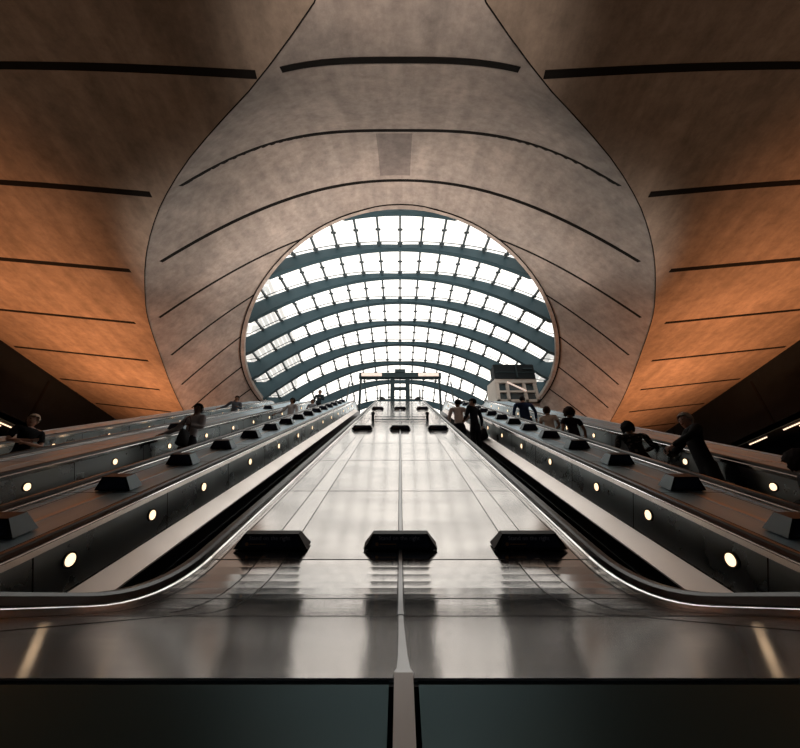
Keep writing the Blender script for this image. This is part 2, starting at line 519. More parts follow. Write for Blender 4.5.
# ------------------------------------------------------------------ signs
def frustum(bm, w, w2, h, d0, d1, mi_front=0, mi_side=0):
    """base w wide, from y=0 (front) to d0 deep; top w2 wide between y=d1 and d0-d1"""
    b = [(-w/2, 0, .012), (w/2, 0, .012), (w/2, d0, .012), (-w/2, d0, .012)]
    t = [(-w2/2, d1, h), (w2/2, d1, h), (w2/2, d0 - d1, h), (-w2/2, d0 - d1, h)]
    B = [bm.verts.new(p) for p in b]; T = [bm.verts.new(p) for p in t]
    for i in range(4):
        f = bm.faces.new((B[i], B[(i+1) % 4], T[(i+1) % 4], T[i])); f.material_index = mi_front if i % 2 == 0 else mi_side
    bm.faces.new(T).material_index = mi_front; bm.faces.new(B[::-1]).material_index = mi_front
def text_bm(txt, size, ext=.001):
    cu = bpy.data.curves.new('t', 'FONT'); cu.body = txt; cu.size = size; cu.extrude = ext; cu.align_x = 'LEFT'; cu.resolution_u = 2
    o = bpy.data.objects.new('t', cu); COL.objects.link(o)
    dg = bpy.context.evaluated_depsgraph_get()
    me = bpy.data.meshes.new_from_object(o.evaluated_get(dg))
    bpy.data.objects.remove(o); bpy.data.curves.remove(cu)
    return me
def sign_proto(w, w2, h, dp, lean, side_steel, text):
    bm = bmesh.new(); frustum(bm, w, w2, h, dp, lean, 0, 1)
    # stepped plinth that meets the deck
    box(bm, -w/2 + .03, w/2 - .03, .02, dp - .02, .001, .012)
    bmesh.ops.recalc_face_normals(bm, faces=bm.faces)
    me = bpy.data.meshes.new('sign_housing'); bm.to_mesh(me); bm.free()
    me.materials.append(M['signblack']); me.materials.append(M['signside'] if side_steel else M['signblack'])
    ang = math.atan2(h - .012, lean)
    Mx = Matrix.Translation((0, 0, .012)) @ Matrix.Rotation(ang, 4, 'X')
    L = math.hypot(h - .012, lean)
    bm = bmesh.new()                                         # face panel, in the plane of the front
    def tr(a, b): return (w/2 - (w - w2)/2 * b / L) * a
    y0, y1 = L * .14, L * .90
    vs0 = [(-(w/2 - .05), y0), (w/2 - .05, y0), (w2/2 - .012, y1), (-(w2/2 - .012), y1)]
    lo = [bm.verts.new(Mx @ Vector((x, y, -.001))) for x, y in vs0]; hi = [bm.verts.new(Mx @ Vector((x, y, .003))) for x, y in vs0]
    bm.faces.new(hi)
    for i in range(4): bm.faces.new((lo[i], lo[(i+1) % 4], hi[(i+1) % 4], hi[i]))
    if not text:
        for k in range(3):
            yy = L * (.28 + .22 * k)
            box(bm, -w2/2 + .02, w2/2 - .02, yy, yy + .006, .003, .006, 0, Mx)
    bmesh.ops.recalc_face_normals(bm, faces=bm.faces)
    fm = bpy.data.meshes.new('sign_face'); bm.to_mesh(fm); bm.free(); fm.materials.append(M['signface'])
    tm = om = None
    if text:
        tm = text_bm('Stand on the right', .040)
        tm.transform(Mx @ Matrix.Translation((-.155, L * .60, .004)))
        tm.materials.append(M['textgrey'])
        bm = bmesh.new()
        cyl(bm, Mx @ Vector((-.165, L * .34, .003)), Mx @ Vector((-.165, L * .34, .0055)), .012, n=16)
        box(bm, -.145, -.03, L * .31, L * .37, .003, .005, 0, Mx)
        bmesh.ops.recalc_face_normals(bm, faces=bm.faces)
        om = bpy.data.meshes.new('sign_mark'); bm.to_mesh(om); bm.free(); om.materials.append(M['textorange'])
    return me, fm, tm, om
PA = sign_proto(.52, .385, .108, .12, .030, False, True)
PB = sign_proto(.39, .26, .150, .20, .030, True, False)
def sign(proto, x, d, label, group):
    y, z, a = path(s_of_d(d), .0)
    r = empty('escalator_sign', (x, y, z), label, 'sign', group); r.rotation_euler = (PI/6, 0, 0)
    for n, me in zip(('housing', 'face', 'lettering', 'symbol'), proto):
        if me:
            o = bpy.data.objects.new(n, me); COL.objects.link(o); o.parent = r
    return r
rows = [(2.62, 'nearest row on the centre deck'), (8.93, 'middle row halfway up the centre deck'), (15.2, 'far row at the top of the centre deck')]
for d, rn in rows:
    for x, pn in ((-.915, 'left'), (0, 'middle'), (.915, 'right')):
        sign(PA, x, d, 'black wedge sign, %s one of the %s' % (pn, rn), 'Stand on the right signs on the centre deck')
ordn = ['lowest', 'second lowest', 'third from the bottom', 'fourth from the bottom', 'fifth from the bottom', 'sixth from the bottom', 'seventh from the bottom', 'eighth from the bottom',
        'seventh from the top', 'sixth from the top', 'fifth from the top', 'fourth from the top', 'third from the top', 'second highest', 'highest']
for sx, sn in ((-1, 'left'), (1, 'right')):
    for k in range(15):
        sign(PB, sx * 3.10, 2.80 + 1.21 * k, 'squat black sign %s in the row %s of centre deck' % (ordn[k], sn), 'squat signs on the deck %s of centre' % sn)
for d, nm in ((8.95, 'the nearer of two'), (15.2, 'the farther of two')):
    sign(PB, -5.42, d, 'squat black sign, %s on the deck between the leftmost escalators' % nm, 'signs on the far left deck')

# bollards and rail on the centre deck
for sx, n in ((-1, 'left'), (1, 'right')):
    y, z, a = path(s_of_d(11.0))
    r = empty('barrier_post', (sx * .81, y, z), 'short dark post standing on the centre deck, %s one of the pair' % n, 'post', 'posts on the centre deck')
    bm = bmesh.new(); cyl(bm, (0, 0, -.02), (0, 0, .20), .040, n=16); obj('post', bm, M['teal'], r)
    bm = bmesh.new(); cyl(bm, (0, 0, .20), (0, 0, .26), .062, .055, n=18); cyl(bm, (0, 0, .26), (0, 0, .28), .04, .02, n=18); obj('cap', bm, M['fit'], r)
y, z, a = path(s_of_d(11.0))
bm = bmesh.new(); cyl(bm, (-.765, 0, .03), (.765, 0, .03), .012, n=10); cyl(bm, (-.765, 0, .12), (.765, 0, .12), .010, n=10)
o = obj('barrier_rail', bm, M['teal'], None); o.location = (0, y, z); props(o, 'thin twin crossbar between two short posts on the centre deck', 'rail')

# ------------------------------------------------------------------ concrete shell, in units of S
XB = [(-1.8, .10), (-.6, .05), (0, .06), (.10, .09), (.2466, .166), (.324, .256), (.381, .324), (.464, .442), (.556, .566), (.657, .680), (.741, .760), (.875, .865), (1.031, .962),
      (1.212, 1.056), (1.554, 1.182), (1.787, 1.262), (2.066, 1.345), (2.5, 1.45), (3.0, 1.55), (4.2, 1.7)]
ZA = [(-1.8, .99), (0, .995), (.15, 1.0), (.25, 1.02), (.36, 1.073), (.46, 1.16), (.66, 1.366), (.80, 1.475), (.96, 1.56), (1.05, 1.595), (1.12, 1.615)]
PW = [(0, 3.0), (.5, 3.2), (.66, 3.1), (.8, 2.6), (.96, 2.12), (1.12, 2.0), (1.3, 2.0), (4, 2.0)]
EY, EA, EB = 2.55, 1.11, 1.43
def Xb(Y): return table(XB, Y)
def Xi(Y):
    q = 1 - ((Y - EY) / EB) ** 2
    return EA * math.sqrt(q) if q > 0 else 0.
def Zr(Y): return 1.36 + .25 * min(1., abs((EY - Y) / EB)) ** 2.3
def Zin(Y):
    if Y < EY - EB: return table(ZA, Y)
    if Y > EY + EB: return 1.61
    return Zr(Y)
def pw(Y): return table(PW, min(max(Y, 0), 4))
def shell(X, Y):
    X = abs(X); xi, xb = Xi(Y), Xb(Y); p = pw(Y); zi = Zin(Y)
    q = (X**p - xi**p) / max(xb**p - xi**p, 1e-6)
    return zi + (1.0 - zi) * q
def smooth(a, b, x):
    t = min(max((x - a) / (b - a), 0), 1); return t*t*(3 - 2*t)
def soff(X, Y):
    return 1.0 + .12 * smooth(0, .8, Y) * (abs(X) - Xb(Y)) + .022 * math.sin(min(1, max(0, (abs(X) - Xb(Y)) / .9)) * PI) * (1 - smooth(.3, 1.0, Y))
ys = [-1.7 + .17 * i for i in range(10)] + [.05 + .05 * i for i in range(21)]
a0 = EY - EB
ys = [y for y in ys if y < a0 - .005]
ths = [i / 44 for i in range(45)]
ys2 = [EY - EB * math.cos(PI * t) for t in ths]
ys3 = [4.05, 4.2]
XW = 2.0                                                    # side walls at X = +-17 m
YB = -1.65
ys = [YB] + [y for y in ys if y > YB + .02]
yall = ys + ys2 + ys3
bm = bmesh.new()
NV = 26
for sx in (-1, 1):
    rowsg = []
    for Y in yall:
        xi, xb = Xi(Y), Xb(Y)
        rowsg.append([Vector((sx * lerp(xi, xb, j / NV), Y, shell(lerp(xi, xb, j / NV), Y))) * S for j in range(NV + 1)])
    grid(bm, rowsg)
bmesh.ops.remove_doubles(bm, verts=bm.verts, dist=.004)
for f in bm.faces: f.smooth = True
bmesh.ops.recalc_face_normals(bm, faces=bm.faces)
ce = obj('ceiling', bm, M['shell']); props(ce, kind='structure', label='pale concrete vault funnelling up to the glass canopy')
for sx in (-1, 1):
    bm = bmesh.new()
    rowsg = []
    for Y in yall:
        if Y > 3.1: continue
        xb = Xb(Y)
        rowsg.append([Vector((sx * lerp(xb, XW, j / 30), Y, soff(lerp(xb, XW, j / 30), Y))) * S for j in range(31)])
    grid(bm, rowsg)
    for f in bm.faces: f.smooth = True
    sf = obj('ceiling', bm, M['soffit']); props(sf, kind='structure', label='brown concrete soffit on the %s side of the hall' % ('left' if sx < 0 else 'right'))
    # dark fold line where soffit and vault meet
    bm = bmesh.new()
    tube(bm, [Vector((sx * Xb(Y), Y, .9995)) * S for Y in yall if 0 < Y < 3.1], .012, 6)
    o = obj('shadow_gap', bm, M['slot'], sf)
# slots
def slot_strip(bm, fn, Y, xa, xb_, wd=.15, n=28):
    rows_ = []
    for i in range(n + 1):
        X = lerp(xa, xb_, i / n)
        p0 = Vector((X, Y - wd / 2 / S, fn(X, Y - wd / 2 / S))) * S
        p1 = Vector((X, Y + wd / 2 / S, fn(X, Y + wd / 2 / S))) * S
        up = Vector((0, 0, .012))
        rows_.append([p0 - up, p1 - up, p1 + up * 3, p0 + up * 3])
    sweep(bm, rows_)
YK = [.368, .66, .955, 1.255, 1.555, 1.86, 2.16, 2.46]
for k, Y in enumerate(YK):
    w_ = .135 if k < 3 else .12
    xb = Xb(Y); xi = Xi(Y)
    if xi < .01:
        bm = bmesh.new(); e = xb * (.88 if k == 0 else .955)
        slot_strip(bm, shell, Y, -e, e, w_, 60); obj('slot', bm, M['slot'], ce)
    else:
        for sx in (-1, 1):
            bm = bmesh.new(); slot_strip(bm, lambda X, y: shell(X, y), Y, sx * (xi + .02), sx * (xb - .03), w_); obj('slot', bm, M['slot'], ce)
for sf, sx in ((bpy.data.objects['ceiling.001'], -1), (bpy.data.objects['ceiling.002'], 1)):
    for k, Y in enumerate(YK):
        bm = bmesh.new()
        slot_strip(bm, soff, Y, sx * (Xb(Y) + (.035 if k else .015) + .01 * k), sx * (XW - .03), .135 if k < 3 else .11)
        obj('slot', bm, M['slot'], sf)
# walls and floors
def wall(name, x0, x1, y0, y1, z0, z1, mat=None, joints=None):
    bm = bmesh.new(); box(bm, x0, x1, y0, y1, z0, z1)
    o = obj(name, bm, mat or M['darkwall']); return props(o, kind='structure')
for sx, n in ((-1, 'left'), (1, 'right')):
    a, b = sorted((sx * XW * S, sx * (XW * S + .4)))
    wl = wall('wall_' + n, a, b, YB * S, 3.1 * S, FLOOR_LOW, 1.12 * S)
    bm = bmesh.new()
    for yy in (-8.4, -2.4, 3.6, 9.6, 15.6, 21.6):
        x = sx * XW * S; x0, x1 = sorted((x, x - sx * .02)); box(bm, x0, x1, yy - .05, yy + .05, FLOOR_LOW, 1.05 * S)
    obj('panel_joint', bm, M['slot'], wl)
wall('wall_back', -17, 17, YB * S - .4, YB * S, FLOOR_LOW, 9.7)
wall('wall_front', -17, 17, 3.1 * S, 3.1 * S + .4, FLOOR_LOW, FLOOR_UP - .35)
wall('floor', -17, 17, YB * S, 3.1 * S, FLOOR_LOW - .3, FLOOR_LOW, M['floor'])
YU = path(STOT)[0]
wall('floor', -9.6, 9.6, YU, 33.4, FLOOR_UP - .3, FLOOR_UP, M['floor'])
# end wall of the upper hall below the canopy rim
# ledge with strip lights on each side wall
for sx, n in ((-1, 'left'), (1, 'right')):
    r = empty('wall_gallery', (sx * 16.15, 8, 5.85), 'dark horizontal gallery ledge with tube lights on the %s side wall' % n, 'ledge', None)
    bm = bmesh.new(); box(bm, -.85, .85, -18, 10.2, 0, .22); obj('ledge', bm, M['darkwall'], r)
    bm = bmesh.new(); x0, x1 = sorted((-sx * .85, -sx * .82)); box(bm, x0, x1, -18, 10.2, -.03, .22); obj('edge_trim', bm, M['teal'], r)
    for y_, j in ((7.3, 0), (5.6, 0), (5.2, 1), (4.2, 0), (2.7, 0), (1.2, 0)):
        x = -sx * (.62 - .28 * j)
        bm = bmesh.new(); cyl(bm, (x, y_ - .45, -.07), (x, y_ + .45, -.07), .022, n=10, mi=0); box(bm, x - .05, x + .05, y_ - .5, y_ + .5, -.035, .0, 1)
        obj('tube_light', bm, [M['tube'], M['lampring']], r)

# ------------------------------------------------------------------ glass canopy
ZG = [(1.12, 1.612), (1.16, 1.632), (1.46, 1.722), (1.76, 1.802), (2.06, 1.855), (2.36, 1.89), (2.66, 1.903), (2.96, 1.893), (3.26, 1.862), (3.56, 1.80), (3.86, 1.69), (3.98, 1.612)]
def dome(X, Y):
    xi = max(Xi(Y), 1e-4); zr = Zr(Y)
    return zr + (table(ZG, Y) - zr) * max(0, 1 - (X / xi) ** 2)
CO = Vector((0, EY * S, 1.36 * S))
EA2, EB2 = EA + .16, EB + .10
def Xi2(Y):
    q = 1 - ((Y - EY) / EB2) ** 2
    return EA2 * math.sqrt(q) if q > 0 else 0.
def ribdep(X): return (.24 + 1.15 * min(1, abs(X) / EA) ** 1.25) / S
def clampY(Y): return min(max(Y, EY - EB + .001), EY + EB - .001)
def ribbot(X, Y):
    Y = clampY(Y); X = max(-Xi(Y), min(Xi(Y), X))
    return dome(X, Y) - .10 / S
def gz(X, Y): return ribbot(X, Y) + ribdep(X) + .05 / S
can = empty('glass_canopy', CO, 'domed oval glass canopy with deep teal ribs over the escalator tops', 'canopy')
RY = [1.165 + .3 * k for k in range(10)]
for k, Y in enumerate(RY):
    xi = Xi2(Y); n = 48; rings = []
    for i in range(n + 1):
        X = lerp(-xi, xi, i / n) * .998
        zb = ribbot(X, Y) + (.10 / S if abs(X) > Xi(Y) else 0); zt_ = ribbot(X, Y) + ribdep(X)
        hw = .12 / S
        rings.append([Vector(p) * S - CO for p in ((X, Y - hw, zt_), (X, Y + hw, zt_), (X, Y + hw, zb), (X, Y - hw, zb))])
    bm = bmesh.new(); sweep(bm, rings); obj('rib', bm, M['rib'], can)
for k in range(-10, 11):
    X = k * .119
    if abs(X) >= EA2 - .01: continue
    h = EB2 * math.sqrt(1 - (X / EA2) ** 2) * .997; n = 60
    bm = bmesh.new(); rings = []
    for i in range(n + 1):
        Y = EY - h + 2 * h * i / n; z = gz(X, Y); hw = .045 / S; dd = .12 / S; g = .008 / S
        rings.append([Vector(p) * S - CO for p in ((X - hw, Y, z - g), (X + hw, Y, z - g), (X + hw, Y, z - g - dd), (X - hw, Y, z - g - dd))])
    sweep(bm, rings)
    for b_ in range(9):                       # spider fittings, three pairs in each bay
        for q in (.07, .5, .90):
            Y = RY[b_] + .3 * q
            if abs(Y - EY) > h * .98: continue
            c = Vector((X, Y, gz(X, Y))) * S - CO
            box(bm, c.x - .12, c.x + .12, c.y - .05, c.y + .05, c.z - .09, c.z - .04)
    obj('glazing_bar', bm, M['bar'], can)
bays = [EY - EB2 + .002] + RY + [EY + EB2 - .002]
for k in range(len(bays) - 1):
    bm = bmesh.new(); rg = []
    for i in range(9):
        Y = lerp(bays[k] + .0006, bays[k+1] - .0006, i / 8); xi = Xi2(Y)
        rg.append([Vector((lerp(-xi, xi, j / 44), Y, gz(lerp(-xi, xi, j / 44), Y))) * S - CO for j in range(45)])
    grid(bm, rg)
    obj('glass', bm, M['glass'], can, True)
for k in range(9):                            # thin cross joints of the panes
    Y = RY[k] + .3 * .88; xi = Xi2(Y); bm = bmesh.new(); rings = []
    for i in range(45):
        X = lerp(-xi, xi, i / 44) * .995; z = gz(X, Y); h_ = .014 / S
        rings.append([Vector(p) * S - CO for p in ((X, Y - h_, z + .001), (X, Y + h_, z + .001), (X, Y + h_, z - .004), (X, Y - h_, z - .004))])
    sweep(bm, rings); obj('pane_joint', bm, M['bar'], can)
rings = []
for i in range(120):                          # upstand that carries the glass above the lip
    th = 2 * PI * i / 120
    X = EA2 * math.cos(th); Y = EY + EB2 * math.sin(th); z = gz(X, Y)
    zl = max(z - 1.4 / S, shell(X, Y) + .014)
    if zl > z - .004: zl = z - .004
    rings.append([Vector(p) * S - CO for p in ((X, Y, z), (X * 1.02, EY + (Y - EY) * 1.02, z), (X * 1.02, EY + (Y - EY) * 1.02, zl), (X, Y, zl))])
bm = bmesh.new(); sweep(bm, rings, closed_path=True); obj('upstand', bm, M['shell'], can)
# rim
def on_shell(X, Y, nx, ny, o_, dz):
    x, y = X + nx * o_ / S, Y + ny * o_ / S
    return Vector((x, y, shell(x, y))) * S - CO + Vector((0, 0, dz))
rings = []
for i in range(120):
    th = 2 * PI * i / 120
    X = EA * math.cos(th); Y = EY + EB * math.sin(th)
    nx, ny = math.cos(th) / EA, math.sin(th) / EB; l = math.hypot(nx, ny); nx /= l; ny /= l
    z = Zr(Y); P0 = Vector((X, Y, z)) * S - CO; N = Vector((nx, ny, 0))
    rings.append([on_shell(X, Y, nx, ny, .12, -.03), P0 - N * .05 + Vector((0, 0, -.08)), P0 - N * .08 + Vector((0, 0, .12)), P0 + N * .3 + Vector((0, 0, .35)), P0 + N * .35 + Vector((0, 0, .05))])
bm = bmesh.new(); sweep(bm, rings, closed_path=True)
o = obj('rim', bm, M['shell'], can, False)
bm = bmesh.new(); rings = []
for i in range(120):
    th = 2 * PI * i / 120
    X = EA * math.cos(th); Y = EY + EB * math.sin(th)
    nx, ny = math.cos(th) / EA, math.sin(th) / EB; l = math.hypot(nx, ny); nx /= l; ny /= l
    P0 = Vector((X, Y, Zr(Y))) * S - CO; N = Vector((nx, ny, 0))
    rings.append([on_shell(X, Y, nx, ny, o_, z_) for o_, z_ in ((.12, -.07), (.16, -.07), (.16, .05), (.12, .05))])
sweep(bm, rings, closed_path=True); obj('rim_gap', bm, M['slot'], can)

# ------------------------------------------------------------------ landing: gantry, posts, lift
YG = 21.5
g = empty('sign_gantry', (0, YG, FLOOR_UP), 'teal steel gantry with a long crossbeam and two pale light boxes at escalator top', 'gantry')
zt = .600 * YG - FLOOR_UP
for x, r_ in ((-2.62, .07), (2.62, .07), (-.5, .14), (.5, .14)):
    bm = bmesh.new(); box(bm, x - r_, x + r_, -.08, .08, 0, zt - .05); obj('post', bm, M['teal'], g)
bm = bmesh.new(); box(bm, -2.75, 2.75, -.16, .16, zt - .36, zt); box(bm, -.35, .35, -.2, .2, zt, zt + .25)
obj('crossbeam', bm, M['teal'], g)
for x in (-1.9, 1.9):
    bm = bmesh.new(); box(bm, x - .68, x + .68, -.24, -.16, zt - .30, zt - .08); obj('light_box', bm, M['sign_light'], g)
bm = bmesh.new()
box(bm, -.5, .5, -.06, .06, zt - 1.25, zt - 1.05); box(bm, -.04, .04, -.04, .04, 0, zt - 1.2); box(bm, -.5, .5, -.05, .05, zt - 2.2, zt - 2.1)
obj('door_frame', bm, M['teal'], g)
for sx, n in ((-1, 'left'), (1, 'right')):
    l = empty('lamp_post', (sx * 1.32, YG + .4, FLOOR_UP), 'slim post with curled black bracket %s of the gantry doorway' % n, 'lamp', 'bracket lamps beside the gantry')
    bm = bmesh.new(); cyl(bm, (0, 0, 0), (0, 0, zt - 1.0), .05, n=10); obj('post', bm, M['teal'], l)
    bm = bmesh.new()
    tube(bm, [(-sx * .02, 0, zt - 2.35), (-sx * .2, 0, zt - 2.2), (-sx * .33, 0, zt - 1.95), (-sx * .3, 0, zt - 1.7), (-sx * .12, 0, zt - 1.62)], .06, 8)
    obj('bracket', bm, M['fit'], l)
    bm = bmesh.new(); cyl(bm, (-sx * .12, 0, zt - 1.78), (-sx * .12, 0, zt - 1.55), .10, .06, n=12); obj('lamp_head', bm, M['fit'], l)
    p = empty('canopy_post', (sx * 3.9, 23.2, FLOOR_UP), 'thin leaning teal post on the upper landing %s of the gantry' % n, 'post', 'canopy posts on the landing')
    bm = bmesh.new(); cyl(bm, (0, 0, 0), (sx * -.25, 0, 4.6), .06, .05, n=10); obj('shaft', bm, M['teal'], p)
    bm = bmesh.new(); cyl(bm, (0, 0, 0), (0, 0, .06), .16, n=14); obj('foot_plate', bm, M['teal'], p)
    # landing parapets either side of the gantry, over the middle escalator heads
    b_ = empty('landing_barrier', (sx * 3.25, YG + .2, FLOOR_UP), 'dark glazed barrier on the upper landing %s of the gantry' % n, 'barrier', 'barriers on the upper landing')
    bm = bmesh.new(); box(bm, -1.7, 1.7, -.04, .04, .1, 1.05); obj('panel', bm, M['liftglass'], b_)
    bm = bmesh.new(); box(bm, -1.75, 1.75, -.07, .07, 1.05, 1.16); box(bm, -1.7, -1.6, -.05, .05, 0, 1.05); box(bm, 1.6, 1.7, -.05, .05, 0, 1.05); obj('top_rail', bm, M['teal'], b_)
# lift
LY = 19.22
lf = empty('lift_tower', (6.86, LY, ZTOP + .02), 'cream framed glazed lift tower with black top box at the right of the landing', 'lift')
def tap(x, z): return x * (1 - .035 * z)
HB = 1.50
for (x, nm) in ((-1.15, 0), (-.55, 1), (.48, 2), (1.15, 3)):
    bm = bmesh.new()
    x0, x1 = tap(x, 0), tap(x, HB)
    for yy in (0.0,):
        vs_ = []
        for (xx, z) in ((x0, 0), (x1, HB)):
            for dx, dy in ((-.09, -.1), (.09, -.1), (.09, .1), (-.09, .1)):
                vs_.append(bm.verts.new((xx + dx, dy, z)))
        for f in ((0,1,5,4),(1,2,6,5),(2,3,7,6),(3,0,4,7),(0,3,2,1),(4,5,6,7)): bm.faces.new([vs_[i] for i in f])
    obj('upright', bm, M['creamsteel'], lf)
bm = bmesh.new()
box(bm, -1.24, 1.24, -.12, .12, HB - .26, HB, 0); box(bm, -1.15, 1.15, -.09, .09, .62, .74); box(bm, -1.24, 1.24, -.1, .1, 0, .15)
obj('crossrail', bm, M['creamsteel'], lf)
bm = bmesh.new(); box(bm, -1.1, 1.1, .02, .05, .15, HB - .2); obj('front_glass', bm, M['liftglass'], lf)
bm = bmesh.new()
sv = [(-1.26, -.05, 0), (-1.22, -.05, HB), (-1.50, .75, HB), (-1.62, .75, 0)]
sweep(bm, [[Vector(v) for v in sv], [Vector(v) + Vector((.08, 0, 0)) for v in sv]]); obj('side_screen', bm, M['creamsteel'], lf)
bm = bmesh.new(); box(bm, -.4, .6, .3, .4, .1, 1.3); obj('lift_car', bm, M['teal'], lf)
bm = bmesh.new()
box(bm, -1.22, 1.22, -.15, .66, HB + .002, HB + 1.0)
bmesh.ops.bevel(bm, geom=bm.edges[:], offset=.05, segments=1)
obj('top_box', bm, M['liftdark'], lf)
bm = bmesh.new(); box(bm, -.75, 1.2, .1, .7, FLOOR_UP - ZTOP - .02, 0); obj('plinth', bm, M['creamsteel'], lf)
bm = bmesh.new(); box(bm, .1, .18, -.2, -.15, HB + .05, HB + .95); box(bm, -1.15, 1.15, -.18, -.15, HB + .42, HB + .46); box(bm, .55, 1.1, -.2, -.15, HB + .65, HB + .73); obj('top_trim', bm, M['teal'], lf)
bm = bmesh.new(); Mx = Matrix.Translation((.0, -.13, .98)) @ Matrix.Rotation(math.radians(30), 4, 'Y')
box(bm, -.6, .6, -.02, .02, -.05, .05, 0, Mx); obj('diagonal_tube', bm, M['sign_light'], lf)

# office blocks outside the canopy
for sx, H, n in ((-1, 47, 'left'), (1, 32, 'right')):
    bm = bmesh.new(); a, b = sorted((sx * 22.3, sx * 62)); box(bm, a, b, 46, 70, 8.6, H)
    k = (a + b) / 2
    box(bm, k - 8, k + 8, 52, 62, H, H + 3)
    o = obj('office_block', bm, M['facade']); props(o, 'pale gridded office block seen through the %s edge of the canopy' % n, 'building', 'office blocks outside')
bm = bmesh.new(); box(bm, -120, 120, 36, 160, 8.0, 8.55)
props(obj('ground', bm, M['floor']), kind='structure')

# ------------------------------------------------------------------ people
def skin(name, verts, edges, radii, mats, parent, sub=2, root=0, face_mat=None, extra=None):
    me = bpy.data.meshes.new(name); me.from_pydata(verts, edges, []); me.update()
    o = bpy.data.objects.new(name, me); COL.objects.link(o)
    m = o.modifiers.new('s', 'SKIN'); m.use_smooth_shade = True; m.branch_smoothing = .4
    for i, r in enumerate(radii):
        v = me.skin_vertices[0].data[i]; v.radius = r if isinstance(r, tuple) else (r, r); v.use_root = (i == root)
    ss = o.modifiers.new('u', 'SUBSURF'); ss.levels = sub; ss.render_levels = sub
    dg = bpy.context.evaluated_depsgraph_get(); dg.update()
    nm = bpy.data.meshes.new_from_object(o.evaluated_get(dg))
    bpy.data.objects.remove(o); bpy.data.meshes.remove(me)
    nm.name = name
    if extra or True:
        bm = bmesh.new(); bm.from_mesh(nm)
        if extra: extra(bm)
        for f in bm.faces: f.smooth = True
        if face_mat:
            for f in bm.faces:
                q = face_mat(f.calc_center_median())
                if q is not None and f.material_index == 0: f.material_index = q
        bm.to_mesh(nm); bm.free()
    return link(name, nm, mats, parent)
_mc = {}
def cloth(c, rough=.85):
    k = tuple(c)
    if k not in _mc: _mc[k] = plain('fabric_%d' % len(_mc), c, rough, spec=.15, var=.25, scale=14)
    return _mc[k]
SKIN = {'fair': plain('skin_fair', (.50, .29, .21), .55), 'tan': plain('skin_tan', (.30, .16, .10), .55), 'dark': plain('skin_dark', (.10, .05, .032), .5)}
EYE = plain('eye_dark', (.01, .01, .012), .2)

